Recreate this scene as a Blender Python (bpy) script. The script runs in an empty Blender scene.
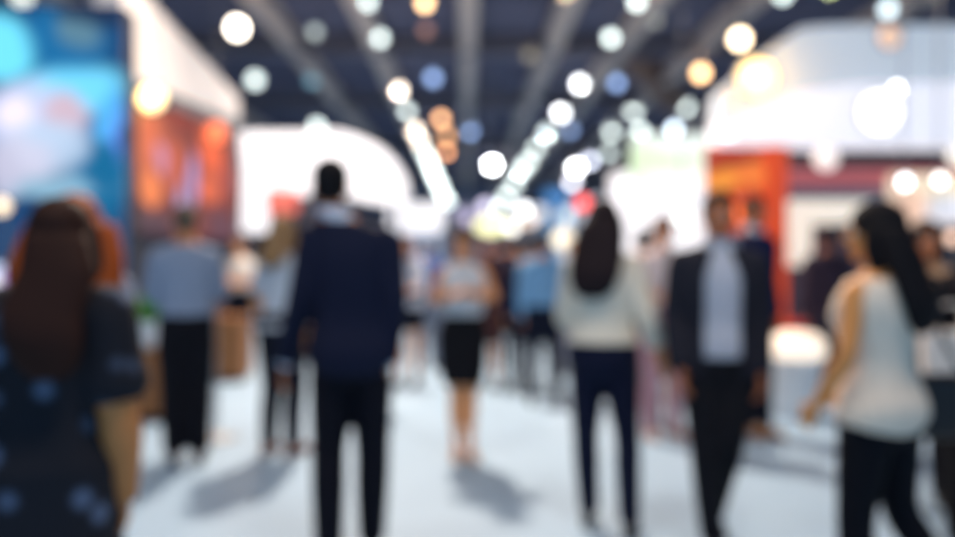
import bpy, bmesh, math, random
from mathutils import Vector, Matrix, Euler
random.seed(7)
PI = math.pi
sc = bpy.context.scene
COL = sc.collection

# ------------------------------------------------------------------ camera
F = 850.0
CAM_H = 1.35
YAW = math.atan(11.5 / F)
PITCH = math.atan(8.5 / F)
cd = bpy.data.cameras.new('hall_camera')
cam = bpy.data.objects.new('hall_camera', cd)
COL.objects.link(cam)
cam.location = (0, 0, CAM_H)
cam.rotation_euler = (PI / 2 - PITCH, 0, -YAW)
cd.sensor_width = 36.0
cd.lens = F / 955.0 * 36.0
cd.clip_end = 400
cd.dof.use_dof = True
cd.dof.focus_distance = 0.6
cd.dof.aperture_fstop = 1.89
cd.dof.aperture_blades = 0
sc.camera = cam

# ------------------------------------------------------------------ world, lights, exposure
w = bpy.data.worlds.new('hall_world')
sc.world = w
w.use_nodes = True
bg = w.node_tree.nodes['Background']
bg.inputs[0].default_value = (0.16, 0.51, 0.90, 1)
bg.inputs[1].default_value = 0.78


def area(name, loc, size, power, col, target=None, spread=PI):
    l = bpy.data.lights.new(name, 'AREA')
    l.shape = 'DISK'
    l.size = size
    l.energy = power
    l.color = col
    l.spread = spread
    o = bpy.data.objects.new(name, l)
    COL.objects.link(o)
    o.location = loc
    t = Vector(target if target else (loc[0], loc[1], 0))
    o.rotation_euler = (t - Vector(loc)).to_track_quat('-Z', 'Y').to_euler()
    return o


KEY = (1.0, 0.82, 0.66)
area('unseen_overhead_light', (-0.9, 10.2, 6.75), 0.4, 960, KEY, (0, 5.5, 0))
area('unseen_overhead_light', (3.0, 15.5, 6.75), 0.5, 250, KEY)
area('unseen_overhead_light', (-3.5, 15.5, 6.75), 0.5, 220, KEY)
area('unseen_overhead_light', (1.5, 1.0, 6.75), 1.6, 190, (1.0, 0.88, 0.75))  # unseen fill added overhead to brighten fronts facing the camera
area('unseen_overhead_light', (-2.5, 2.0, 6.75), 1.6, 120, (1.0, 0.88, 0.75))  # second unseen fill, added on the left for the same purpose

vs = sc.view_settings
vs.view_transform = 'Standard'
vs.look = 'None'
vs.exposure = 0.04
vs.gamma = 1.0
vs.use_curve_mapping = False

# ------------------------------------------------------------------ helpers
_c = {}
RIGHT = Vector((math.cos(YAW), -math.sin(YAW), 0))
FWD = Vector((math.sin(YAW) * math.cos(PITCH), math.cos(YAW) * math.cos(PITCH), -math.sin(PITCH)))
UP = RIGHT.cross(FWD)


def at(px, py, Y):
    r = FWD + RIGHT * ((px - 477.5) / F) + UP * ((268.5 - py) / F)
    return Vector((0, 0, CAM_H)) + r * (Y / r.y)


def lin(c):
    out = []
    for v in c[:3]:
        v = v / 255.0
        out.append(v / 12.92 if v <= 0.04045 else ((v + 0.055) / 1.055) ** 2.4)
    return tuple(out) + (1,)


def mat(name, col, rough=0.6, metal=0.0, emit=0.0, ecol=None, var=0.12, scale=18.0, spec=0.4):
    """procedural principled surface: colour broken up by a fine noise"""
    m = bpy.data.materials.new(name)
    m.use_nodes = True
    nt = m.node_tree
    b = nt.nodes['Principled BSDF']
    c = lin(col)
    b.inputs['Roughness'].default_value = rough
    b.inputs['Metallic'].default_value = metal
    b.inputs['Specular IOR Level'].default_value = spec
    tc = nt.nodes.new('ShaderNodeTexCoord')
    nz = nt.nodes.new('ShaderNodeTexNoise')
    nz.inputs['Scale'].default_value = scale
    nz.inputs['Detail'].default_value = 3
    cr = nt.nodes.new('ShaderNodeMapRange')
    cr.inputs[3].default_value = 1 - var
    cr.inputs[4].default_value = 1 + var
    mx = nt.nodes.new('ShaderNodeVectorMath')
    mx.operation = 'SCALE'
    mx.inputs[0].default_value = c[:3]
    nt.links.new(tc.outputs['Object'], nz.inputs['Vector'])
    nt.links.new(nz.outputs['Fac'], cr.inputs[0])
    nt.links.new(cr.outputs[0], mx.inputs['Scale'])
    nt.links.new(mx.outputs[0], b.inputs['Base Color'])
    if emit:
        b.inputs['Emission Color'].default_value = lin(ecol or col)
        b.inputs['Emission Strength'].default_value = emit
    return m


def mcache(col, rough=0.8, var=0.1, kind='fabric'):
    k = (tuple(col), rough, kind)
    if k not in _c:
        _c[k] = mat(kind, col, rough, var=var, spec=.2)
    return _c[k]


def blobs(name, base, spots, strength=1.0, rough=0.8):
    """a lit display, printed light panel or wall with painted-in lamplight: soft coloured shapes given in the panel's own metres
    spots: (x, z, rx, rz, colour, weight)"""
    m = bpy.data.materials.new(name)
    m.use_nodes = True
    nt = m.node_tree
    b = nt.nodes['Principled BSDF']
    b.inputs['Roughness'].default_value = rough
    tc = nt.nodes.new('ShaderNodeTexCoord')
    nz = nt.nodes.new('ShaderNodeTexNoise')
    nz.inputs['Scale'].default_value = 1.6
    ad = nt.nodes.new('ShaderNodeVectorMath')
    ad.operation = 'MULTIPLY_ADD'
    ad.inputs[1].default_value = (0.35, 0.35, 0.35)
    nt.links.new(tc.outputs['Object'], nz.inputs['Vector'])
    nt.links.new(nz.outputs['Color'], ad.inputs[0])
    nt.links.new(tc.outputs['Object'], ad.inputs[2])
    cur = None
    for (x, z, rx, rz, c, wgt) in spots:
        sb = nt.nodes.new('ShaderNodeVectorMath')
        sb.operation = 'SUBTRACT'
        sb.inputs[1].default_value = (x + 0.17, 0.17, z + 0.17)
        dv = nt.nodes.new('ShaderNodeVectorMath')
        dv.operation = 'MULTIPLY'
        dv.inputs[1].default_value = (1 / rx, 0, 1 / rz)
        ln = nt.nodes.new('ShaderNodeVectorMath')
        ln.operation = 'LENGTH'
        mr = nt.nodes.new('ShaderNodeMapRange')
        mr.interpolation_type = 'SMOOTHSTEP'
        mr.inputs[1].default_value = 1.25
        mr.inputs[2].default_value = 0.5
        mr.inputs[3].default_value = 0.0
        mr.inputs[4].default_value = wgt
        mx = nt.nodes.new('ShaderNodeMix')
        mx.data_type = 'RGBA'
        nt.links.new(ad.outputs[0], sb.inputs[0])
        nt.links.new(sb.outputs[0], dv.inputs[0])
        nt.links.new(dv.outputs[0], ln.inputs[0])
        nt.links.new(ln.outputs['Value'], mr.inputs[0])
        nt.links.new(mr.outputs[0], mx.inputs[0])
        if cur is None:
            mx.inputs[6].default_value = lin(base)
        else:
            nt.links.new(cur, mx.inputs[6])
        mx.inputs[7].default_value = lin(c)
        cur = mx.outputs[2]
    b.inputs['Base Color'].default_value = (0.03, 0.03, 0.03, 1)
    b.inputs['Specular IOR Level'].default_value = 0.1
    nt.links.new(cur, b.inputs['Emission Color'])
    b.inputs['Emission Strength'].default_value = strength
    return m


def finish(bm, name, m, parent=None, loc=None, smooth=False):
    me = bpy.data.meshes.new(name)
    bmesh.ops.recalc_face_normals(bm, faces=bm.faces)
    bm.to_mesh(me)
    bm.free()
    for x in (m if isinstance(m, (list, tuple)) else [m]):
        me.materials.append(x)
    if smooth:
        for p in me.polygons:
            p.use_smooth = True
    o = bpy.data.objects.new(name, me)
    COL.objects.link(o)
    if parent:
        o.parent = parent
    if loc is not None:
        o.location = loc
    return o


def tag(o, label=None, cat=None, group=None, kind=None):
    if label:
        o['label'] = label
    if cat:
        o['category'] = cat
    if group:
        o['group'] = group
    if kind:
        o['kind'] = kind
    return o


def empty(name, loc, rz=0.0):
    o = bpy.data.objects.new(name, None)
    COL.objects.link(o)
    o.location = loc
    o.rotation_euler = (0, 0, rz)
    return o


def box(bm, x0, x1, y0, y1, z0, z1, bev=0.0):
    r = bmesh.ops.create_cube(bm, size=1.0, matrix=Matrix.Translation(((x0 + x1) / 2, (y0 + y1) / 2, (z0 + z1) / 2)) @ Matrix.Diagonal((x1 - x0, y1 - y0, z1 - z0, 1)))
    if bev:
        es = list({e for v in r['verts'] for e in v.link_edges})
        bmesh.ops.bevel(bm, geom=es, offset=bev, segments=2, affect='EDGES', profile=0.6)


def prism(bm, poly, y0, y1):
    """polygon in x,z extruded in depth"""
    a = [bm.verts.new((x, y0, z)) for x, z in poly]
    b = [bm.verts.new((x, y1, z)) for x, z in poly]
    bm.faces.new(a)
    bm.faces.new(b[::-1])
    n = len(poly)
    for i in range(n):
        bm.faces.new((a[i], b[i], b[(i + 1) % n], a[(i + 1) % n]))


def lathe(bm, prof, n=28, c=(0, 0, 0)):
    rings = []
    for r, z in prof:
        rings.append([bm.verts.new((c[0] + r * math.cos(2 * PI * i / n), c[1] + r * math.sin(2 * PI * i / n), c[2] + z)) for i in range(n)])
    for a, b in zip(rings, rings[1:]):
        for i in range(n):
            bm.faces.new((a[i], a[(i + 1) % n], b[(i + 1) % n], b[i]))
    bm.faces.new(rings[0][::-1])
    bm.faces.new(rings[-1])


def ball(bm, c, r, n=14, rot=None, mi=0):
    M = Matrix.Translation(c)
    if rot is not None:
        M = M @ rot.to_4x4()
    rr = (r, r, r) if isinstance(r, (int, float)) else r
    before = len(bm.faces)
    res = bmesh.ops.create_uvsphere(bm, u_segments=n, v_segments=max(6, n * 2 // 3), radius=1.0, matrix=M @ Matrix.Diagonal((rr[0], rr[1], rr[2], 1)))
    if mi:
        for f in {f for v in res['verts'] for f in v.link_faces}:
            f.material_index = mi


def cr(a, b, c, d, t):
    return 0.5 * ((2 * b) + (c - a) * t + (2 * a - 5 * b + 4 * c - d) * t * t + (3 * b - a - 3 * c + d) * t * t * t)


def tube(bm, pts, rad, n=14, sub=4, flat=None, flat_axis=Vector((1, 0, 0))):
    """a smooth tapering limb through pts, closed at both ends"""
    P = [Vector(p) for p in pts]
    R = list(rad)
    out = []
    for i in range(len(P) - 1):
        a = P[max(i - 1, 0)]
        d = P[min(i + 2, len(P) - 1)]
        ra = R[max(i - 1, 0)]
        rd = R[min(i + 2, len(P) - 1)]
        for k in range(sub):
            t = k / sub
            out.append((cr(a, P[i], P[i + 1], d, t), max(0.001, cr(ra, R[i], R[i + 1], rd, t))))
    out.append((P[-1], R[-1]))
    d0 = (out[1][0] - out[0][0]).normalized()
    d1 = (out[-1][0] - out[-2][0]).normalized()
    out.insert(0, (out[0][0] - d0 * out[0][1] * 0.45, out[0][1] * 0.72))
    out.append((out[-1][0] + d1 * out[-1][1] * 0.45, out[-1][1] * 0.72))
    rings = []
    prev = None
    for i, (p, r) in enumerate(out):
        t = (out[min(i + 1, len(out) - 1)][0] - out[max(i - 1, 0)][0]).normalized()
        if prev is None:
            u = t.orthogonal().normalized()
        else:
            u = (prev - t * prev.dot(t)).normalized()
        prev = u
        v = t.cross(u)
        ring = []
        for k in range(n):
            a = 2 * PI * k / n
            off = (u * math.cos(a) + v * math.sin(a)) * r
            if flat:
                off = off - flat_axis * off.dot(flat_axis) * (1 - flat)
            ring.append(bm.verts.new(p + off))
        rings.append(ring)
    for a, b in zip(rings, rings[1:]):
        for k in range(n):
            bm.faces.new((a[k], a[(k + 1) % n], b[(k + 1) % n], b[k]))
    bm.faces.new(rings[0][::-1])
    bm.faces.new(rings[-1])


def loft(bm, rings, n=28, sub=3):
    """rings (z, rx, ry, yc[, xc]) -> closed vertical body"""
    R = [tuple(r) + (0,) * (5 - len(r)) for r in rings]
    S = []
    for i in range(len(R) - 1):
        a = R[max(i - 1, 0)]
        d = R[min(i + 2, len(R) - 1)]
        for k in range(sub):
            t = k / sub
            S.append(tuple(cr(a[j], R[i][j], R[i + 1][j], d[j], t) for j in range(5)))
    S.append(R[-1])
    vr = []
    for (z, rx, ry, yc, xc) in S:
        ring = []
        for k in range(n):
            a = 2 * PI * k / n
            ca, sa = math.cos(a), math.sin(a)
            e = 0.86
            ring.append(bm.verts.new((xc + rx * math.copysign(abs(ca) ** e, ca), yc + ry * math.copysign(abs(sa) ** e, sa), z)))
        vr.append(ring)
    for a, b in zip(vr, vr[1:]):
        for k in range(n):
            bm.faces.new((a[k], a[(k + 1) % n], b[(k + 1) % n], b[k]))
    bm.faces.new(vr[0][::-1])
    bm.faces.new(vr[-1])


def fuse(bm, voxel, smooth=4):
    """closed overlapping volumes in bm -> one continuous skin"""
    me = bpy.data.meshes.new('fuse')
    bmesh.ops.recalc_face_normals(bm, faces=bm.faces)
    bm.to_mesh(me)
    bm.free()
    o = bpy.data.objects.new('fuse', me)
    COL.objects.link(o)
    r = o.modifiers.new('r', 'REMESH')
    r.mode = 'VOXEL'
    r.voxel_size = voxel
    if smooth:
        s = o.modifiers.new('s', 'SMOOTH')
        s.factor = 0.5
        s.iterations = smooth
    dg = bpy.context.evaluated_depsgraph_get()
    res = bpy.data.meshes.new_from_object(o.evaluated_get(dg))
    bpy.data.objects.remove(o)
    bpy.data.meshes.remove(me)
    b2 = bmesh.new()
    b2.from_mesh(res)
    bpy.data.meshes.remove(res)
    return b2


# ------------------------------------------------------------------ people
TORSO = {
    'm': [(.79, .09, .08, -.005), (.86, .165, .108, -.008), (.93, .170, .112, -.008), (1.0, .158, .104, 0), (1.08, .150, .100, 0), (1.2, .166, .112, .002),
          (1.3, .180, .116, 0), (1.37, .182, .100, -.006), (1.42, .140, .080, -.012), (1.455, .085, .066, -.012), (1.50, .058, .060, -.006), (1.56, .054, .058, .004)],
    'f': [(.79, .09, .085, -.005), (.86, .172, .112, -.012), (.93, .174, .114, -.012), (1.0, .150, .098, -.002), (1.08, .128, .086, 0), (1.18, .142, .100, .008),
          (1.26, .156, .118, .014), (1.34, .158, .098, .0), (1.40, .128, .074, -.010), (1.445, .072, .058, -.012), (1.50, .047, .050, -.006), (1.56, .045, .048, .004)],
}


def rings_between(sex, z0, z1, off, offz=None):
    R = TORSO[sex]
    zs = [z0] + [r[0] for r in R if z0 + .015 < r[0] < z1 - .015] + [z1]
    out = []
    for z in zs:
        for a, b in zip(R, R[1:]):
            if a[0] <= z <= b[0] + 1e-6:
                t = (z - a[0]) / (b[0] - a[0])
                v = [a[j] + (b[j] - a[j]) * t for j in range(4)]
                break
        else:
            v = list(R[0] if z < R[0][0] else R[-1])
        o = off if offz is None else off + offz(z)
        out.append((z, v[1] + o, v[2] + o, v[3]))
    return out


def person(px, d, H, face, label, sex='f', skin=(205, 155, 125), hair=(24, 18, 18), hairstyle='long', hair_to=1.15, hair_side=0.0, hair_w=1.0,
           top=None, bottom=None, shoes=(18, 18, 22), arms=None, legs=None, lean=(0, 0), head_yaw=0.0, head_pitch=0.0, head_off=0.0,
           group='visitors in the exhibition hall', extras=(), floral=None, build=1.0, stout=1.0):
    k = H / 1.7
    skin = (min(255, skin[0] + 8), int(skin[1] * .95), int(skin[2] * .80))
    base = at(px, 300, d)
    base.z = 0
    near = d < 5
    vb = .0065 if near else .009
    vg = .012 if near else .016
    sx = .178 if sex == 'm' else .150
    A = {1: ((sx + .032, -.03, 1.11), (sx + .035, .03, .86)), -1: ((-sx - .032, -.03, 1.11), (-sx - .035, .03, .86))}
    if arms:
        A.update(arms)
    Lg = {1: ((.092, .02, .48), (.098, -.02, .085)), -1: ((-.092, .02, .48), (-.098, -.02, .085))}
    if legs:
        Lg.update(legs)
    ar = (1.0 if sex == 'm' else .86) * stout
    hc = Vector((0, .018, 1.588))
    hrot = Euler((head_pitch, 0, head_yaw)).to_matrix()

    def hp(p):
        return hc + hrot @ Vector(p)

    def pose(bm, headmode=False):
        for v in bm.verts:
            z = v.co.z
            if z > .9:
                v.co.x += lean[0] * (z - .9)
                v.co.y += lean[1] * (z - .9)
            if head_off and z > 1.38:
                t = min(1, (z - 1.38) / .12)
                v.co.x += head_off * t
            v.co.x *= build + (1 - build) * max(0, min(1, (z - 1.36) / .12)) if not headmode else 1
            v.co *= k

    def arm_pts(s):
        e, wv = Vector(A[s][0]), Vector(A[s][1])
        sh = Vector((s * sx, -.008, 1.356))
        return sh, e, wv

    # ---- body
    bm = bmesh.new()
    loft(bm, TORSO[sex], n=24)
    for s in (1, -1):
        sh, e, wv = arm_pts(s)
        tube(bm, [sh - Vector((s * .03, 0, -.0)), sh, sh.lerp(e, .5), e, e.lerp(wv, .35), wv], [.05 * ar, .054 * ar, .046 * ar, .038 * ar, .040 * ar, .026 * ar], n=12)
        # hand
        dd = (wv - e).normalized()
        t0 = Vector((0, 1, 0)) if abs(dd.y) < .7 else Vector((0, 0, 1))
        tt = (t0 - dd * dd.dot(t0)).normalized()
        nn = dd.cross(tt)
        if nn.x * s > 0:
            nn = -nn
        hs = .95 if sex == 'm' else .86
        pc = wv + dd * .055 * hs
        rot = Matrix((tt, nn, dd)).transposed()
        ball(bm, pc, (.041 * hs, .0155 * hs, .056 * hs), 12, rot)
        for q, (o, Lf) in enumerate(((.031, .072), (.0105, .080), (-.0105, .075), (-.031, .058))):
            p0 = wv + dd * (.085 * hs) + tt * (o * hs)
            spread = dd + tt * (o * 3.2)
            p1 = p0 + (spread + nn * .25).normalized() * Lf * hs * .45
            p2 = p1 + (spread + nn * .75).normalized() * Lf * hs * .32
            p3 = p2 + (spread + nn * 1.4).normalized() * Lf * hs * .26
            tube(bm, [p0 - dd * .02, p0, p1, p2, p3], [.009 * hs, .0092 * hs, .0088 * hs, .008 * hs, .0068 * hs], n=8, sub=2)
        p0 = wv + dd * .03 * hs + tt * .026 * hs
        p1 = p0 + (tt * .8 + dd * .65 + nn * .2).normalized() * .036 * hs
        p2 = p1 + (tt * .35 + dd + nn * .35).normalized() * .034 * hs
        tube(bm, [p0, p1, p2], [.0135 * hs, .011 * hs, .0085 * hs], n=8, sub=2)
        # leg
        kn, an = Vector(Lg[s][0]), Vector(Lg[s][1])
        hip = Vector((s * .086, -.004, .88))
        lr = 1.0 if sex == 'm' else .95
        tube(bm, [hip + Vector((0, 0, .04)), hip.lerp(kn, .25), kn.lerp(hip, .15), kn, kn.lerp(an, .3) + Vector((0, -.015, 0)), an.lerp(kn, .12), an - Vector((0, 0, .03))],
             [.086 * lr, .086 * lr, .060 * lr, .053 * lr, .055 * lr, .034 * lr, .034 * lr], n=14)
        fd = Vector((s * .12, 1, 0)).normalized()
        tube(bm, [an + Vector((0, -.03, -.042)), an + fd * .05 + Vector((0, 0, -.045)), an + fd * .12 + Vector((0, 0, -.058)), an + fd * .175 + Vector((0, 0, -.064))], [.032, .036, .034, .02], n=12)
    # head
    hb = bmesh.new()
    ball(hb, (0, -.012, .03), (.074, .093, .083), 22)
    ball(hb, (0, .020, -.033), (.058, .066, .078), 20)
    ball(hb, (0, .056, -.090), (.026, .024, .022), 12)
    tube(hb, [(0, .084, .014), (0, .095, -.008), (0, .106, -.03)], [.007, .009, .0125], n=10)
    ball(hb, (0, .080, -.062), (.023, .012, .010), 10)
    ball(hb, (0, .074, .024), (.048, .018, .013), 12)
    for s in (1, -1):
        ball(hb, (s * .074, -.006, -.008), (.009, .020, .030), 10)
    for v in hb.verts:
        v.co = hp(v.co)
    tmp = bpy.data.meshes.new('h')
    hb.to_mesh(tmp)
    hb.free()
    bm.from_mesh(tmp)
    bpy.data.meshes.remove(tmp)
    bm = fuse(bm, vb, 3)
    for s in (1, -1):
        ball(bm, hp((s * .030, .0695, -.001)), .0125, 10, mi=1)
        ball(bm, hp((s * .030, .0765, -.001)), .0064, 8, mi=2)
        ball(bm, hp((s * .031, .088, .025)), (.019, .006, .0042), 8, hrot, mi=2)
    ball(bm, hp((0, .086, -.057)), (.021, .009, .0048), 10, hrot, mi=3)
    ball(bm, hp((0, .085, -.066)), (.018, .009, .0052), 10, hrot, mi=3)
    pose(bm)
    lips = (min(255, skin[0] - 10), int(skin[1] * .68), int(skin[2] * .68))
    body = finish(bm, 'person', [mcache(skin, .5, .05, 'skin'), mcache((235, 232, 228), .25, .02, 'eye_white'), mcache((20, 14, 12), .4, .05, 'dark_hair'), mcache(lips, .45, .05, 'lips')], smooth=True)
    body.location = base
    body.rotation_euler = (0, 0, face)
    tag(body, label, 'person', group)

    def part(name, bm, col, rough=.85, voxel=None, cut=None, solid=0, smooth=4, m=None, fused=True):
        b = fuse(bm, voxel or vg, smooth) if fused else bm
        if cut:
            dele = [f for f in b.faces if cut(f.calc_center_median())]
            bmesh.ops.delete(b, geom=dele, context='FACES')
        pose(b, name == 'hair')
        o = finish(b, name, m or mcache(col, rough, .12), body, smooth=True)
        if solid:
            md = o.modifiers.new('thickness', 'SOLIDIFY')
            md.thickness = solid
            md.offset = 1
        return o

    # ---- hair
    bm = bmesh.new()
    if hairstyle == 'short':
        ball(bm, hp((0, -.022, .048)), (.081, .098, .083), 20, hrot)
        ball(bm, hp((0, -.050, -.005)), (.072, .062, .070), 16, hrot)
        ball(bm, hp((0, .030, .088)), (.058, .060, .034), 14, hrot)
    elif hairstyle == 'bun':
        ball(bm, hp((0, -.022, .042)), (.084, .102, .086), 20, hrot)
        ball(bm, hp((0, -.050, -.010)), (.074, .062, .072), 16, hrot)
        ball(bm, hp((0, -.125, .005)), (.042, .040, .042), 14)
    else:
        ball(bm, hp((0, -.022, .040)), (.088, .106, .090), 20, hrot)
        for s in (1, -1):
            tube(bm, [hp((s * .074, -.005, .03)), hp((s * .082, .0, -.06)), hp((s * .078, -.02, -.16))], [.030, .032, .024], n=10)
        zz = [1.60, 1.52, 1.44, (1.44 + hair_to) / 2, hair_to + .04, hair_to]
        ys = [-.055, -.085, -.115, -.150, -.150, -.145]
        rx = [.085, .100, .108, .105, .080, .045]
        ry = [.060, .055, .046, .042, .032, .018]
        if sex == 'f':
            loft(bm, [(z, a * hair_w, b * (.5 + hair_w / 2), y, hair_side * max(0, (1.6 - z) / .45)) for z, a, b, y in reversed(list(zip(zz, rx, ry, ys)))], n=20)
    part('hair', bm, hair, .72, .010 if near else .014)

    # ---- bottoms
    if bottom:
        kind, col = bottom[0], bottom[1]
        bm = bmesh.new()
        if kind == 'trousers':
            loft(bm, rings_between(sex, .775, 1.03, .018))
            wdt = bottom[2] if len(bottom) > 2 else 1.0
            for s in (1, -1):
                kn, an = Vector(Lg[s][0]), Vector(Lg[s][1])
                hip = Vector((s * .086, -.004, .88))
                tube(bm, [hip + Vector((0, 0, .03)), hip.lerp(kn, .3), kn, kn.lerp(an, .35) + Vector((0, -.012, 0)), an + (kn - an).normalized() * .005],
                     [.102, .100 * (.5 + wdt / 2), .078 * wdt, .075 * wdt, .062 * wdt], n=16)
            part('trousers', bm, col, .9)
        elif kind == 'skirt':
            hem = bottom[2]
            loft(bm, [(hem, .150, .115, .005), (hem + .01, .152, .118, .005), (.70, .178, .130, -.008)] + rings_between(sex, .86, 1.10, .014))
            part('skirt', bm, col, .85)
    # ---- shoes
    for s in (1, -1):
        an = Vector(Lg[s][1])
        bm = bmesh.new()
        fd = Vector((s * .12, 1, 0)).normalized()
        hi = .02 if sex == 'f' else .0
        tube(bm, [an + Vector((0, -.052, -.040)), an + fd * .03 + Vector((0, 0, -.040 + hi * .3)), an + fd * .11 + Vector((0, 0, -.052)), an + fd * .185 + Vector((0, 0, -.060))],
             [.037, .042, .040, .024], n=14)
        sole = an.z - .085
        box(bm, an.x - .034, an.x + .034, an.y - .085, an.y - .03, sole, sole + .03)
        part('shoe', bm, shoes, .35, .009)
    # ---- tops
    if top:
        kind, col = top[0], top[1]
        o = dict(sleeve='long', hem=.88, off=.014, neck=1.45, open=False)
        o.update(top[2] if len(top) > 2 else {})
        bm = bmesh.new()
        mm = None
        if floral:
            mm = floral
        if kind == 'dress':
            hem = o['hem']
            loft(bm, [(hem, .205, .165, 0), (hem + .01, .207, .167, 0), (.72, .195, .145, -.005)] + rings_between(sex, .88, o['neck'], o['off']))
        else:
            loft(bm, rings_between(sex, max(.80, o['hem']), o['neck'], o['off'], (lambda z: .02 * max(0, (1.0 - z) / .2) - .014 * max(0, min(1, (z - 1.2) / .2)) * (o['off'] > .018)) if kind in ('jacket', 'blouse') else None))
            if o['hem'] < .80:
                loft(bm, [(o['hem'], .205, .142, 0), (o['hem'] + .01, .206, .143, 0), (.86, .200, .140, -.004), (.95, .186, .128, 0)])
        if o['sleeve'] != 'none':
            fr = {'long': .97, 'short': -1, 'three': .42}[o['sleeve']]
            for s in (1, -1):
                sh, e, wv = arm_pts(s)
                x = min(.02, o['off'] * .6 + .003)
                if fr < 0:
                    end = sh.lerp(e, .72)
                    tube(bm, [sh - Vector((s * .035, 0, -.004)), sh, sh.lerp(e, .4), end], [.056 * ar + x, .060 * ar + x, .056 * ar + x, .056 * ar + x + .008], n=14)
                else:
                    end = e.lerp(wv, fr)
                    tube(bm, [sh - Vector((s * .035, 0, -.004)), sh, sh.lerp(e, .5), e, e.lerp(end, .5), end],
                         [.046 * ar + x, .053 * ar + x, .050 * ar + x, .043 * ar + x, .041 * ar + x, .036 * ar + x], n=14)
        nm = {'shirt': 'shirt', 'blouse': 'blouse', 'jacket': 'jacket', 'dress': 'dress', 'vest': 'sleeveless_top', 'sweater': 'sweater'}[kind]
        cut = None
        if o['open']:
            g = o['open']

            def cut(c):
                return c.y > .02 and abs(c.x) < g * (1.0 if c.z < 1.3 else max(.35, 1 - (c.z - 1.3) * 4.0)) or (c.z > 1.44)
            # the shirt below the open jacket
            b2 = bmesh.new()
            loft(b2, rings_between(sex, .92, 1.475, .010, lambda z: .014 * max(0, min(1, (1.12 - z) / .1))))
            under = part('shirt', b2, o['shirt'], .8)
            b2 = bmesh.new()
            loft(b2, [(1.44, .078, .074, -.004), (1.475, .070, .068, -.004), (1.50, .064, .066, -.002)], n=22)
            part('shirt_collar', b2, o['shirt'], .8, .010).parent = under
        garment = part(nm, bm, col, .85, cut=cut, solid=.007 if o['open'] else 0, m=mm)
    for ex in extras:
        bm = bmesh.new()
        if ex[0] == 'collar':
            loft(bm, [(1.43, .086, .078, -.010), (1.465, .076, .072, -.008), (1.505, .066, .066, -.004)], n=22)
            part('shirt_collar', bm, ex[1], .8, .010).parent = garment
        elif ex[0] == 'cuff':
            for s in (1, -1):
                sh, e, wv = arm_pts(s)
                tube(bm, [e.lerp(wv, .88), e.lerp(wv, 1.05)], [.046, .044], n=14)
                part('shirt_cuff', bm, ex[1], .8, .008).parent = garment
                bm = bmesh.new()
            bm.free()
        elif ex[0] == 'belt':
            loft(bm, rings_between(sex, .985, 1.025, .018))
            part('belt', bm, ex[1], .5, .010)
    return body


# ------------------------------------------------------------------ the hall
CEIL = 7.0
m_floor = mat('pale_carpet_floor', (160, 187, 211), .55, var=.04, scale=3.0, spec=.3)
m_ceil = mat('dark_ceiling', (116, 116, 140), .9, var=.15, scale=1.0)
m_wall = mat('grey_hall_wall', (130, 142, 168), .9, var=.08, scale=.5)
m_purlin = mat('dim_purlin', (138, 132, 142), .8, var=.06)
m_beam = mat('grey_painted_steel', (240, 222, 212), .7, var=.06)
m_white = mat('white_laminate', (232, 232, 234), .4, var=.02)
m_dark = mat('charcoal_laminate', (62, 58, 66), .5, var=.05)
m_black = mat('black_metal', (22, 22, 25), .45, var=.05)
m_steel = mat('brushed_steel', (150, 152, 156), .35, .8, var=.05)


def struct(name, bm, m):
    return tag(finish(bm, name, m), kind='structure')


bm = bmesh.new()
box(bm, -18, 18, -6, 62, -.2, 0)
struct('floor', bm, m_floor)
bm = bmesh.new()
box(bm, -18, 18, -6, 62, CEIL, CEIL + .2)
for i in range(15):      # roof deck ribs, part of the slab
    y = 2 + i * 4
    box(bm, -18, 18, y, y + .25, CEIL - .12, CEIL + .01)
struct('ceiling', bm, m_ceil)
for nm, x0, x1 in (('wall_left', -18.2, -18), ('wall_right', 18, 18.2)):
    bm = bmesh.new()
    box(bm, x0, x1, -6, 62, -.2, CEIL + .2)
    struct(nm, bm, m_wall)
bm = bmesh.new()
box(bm, -18.2, 18.2, 62, 62.2, -.2, CEIL + .2)
struct('wall_back', bm, m_wall)


def beam_along(x, y0, y1, z=6.75, wd=.38):
    bm = bmesh.new()
    box(bm, x - wd / 2, x + wd / 2, y0, y1, z - .20, z - .14)
    box(bm, x - wd / 2, x + wd / 2, y0, y1, z + .14, z + .20)
    box(bm, x - .05, x + .05, y0, y1, z - .16, z + .30)
    return struct('ceiling_beam', bm, m_beam)


def beam_across(y, x0, x1, z=6.72, wd=.3):
    bm = bmesh.new()
    box(bm, x0, x1, y - wd / 2, y + wd / 2, z - .18, z - .12)
    box(bm, x0, x1, y - wd / 2, y + wd / 2, z + .12, z + .18)
    box(bm, x0, x1, y - .04, y + .04, z - .14, z + .45)
    return struct('ceiling_beam', bm, m_purlin)


for x in (-8.4, -4.3, -2.25, 0.05, 2.15, 3.9, 5.9, 9.2):
    beam_along(x, 8, 61.5)
for y in (21.5, 29, 40, 54):
    beam_across(y, -18, 18)

# short ventilation duct crossing under the right beams
bm = bmesh.new()
a, b = at(634, 58, 24), at(676, 100, 27)
tube(bm, [a, a.lerp(b, .5), b], [.42, .42, .42], n=18)
for t in (.1, .5, .9):
    c = a.lerp(b, t)
    dv = (b - a).normalized() * .05
    tube(bm, [c - dv, c + dv], [.46, .46], n=18)
tag(finish(bm, 'ventilation_duct', mat('galvanised_duct', (170, 138, 122), .5, .3), smooth=True), 'round brownish duct slung diagonally under the right ceiling beams', 'duct')

# ------------------------------------------------------------------ lamps
_lm = {}


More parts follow.
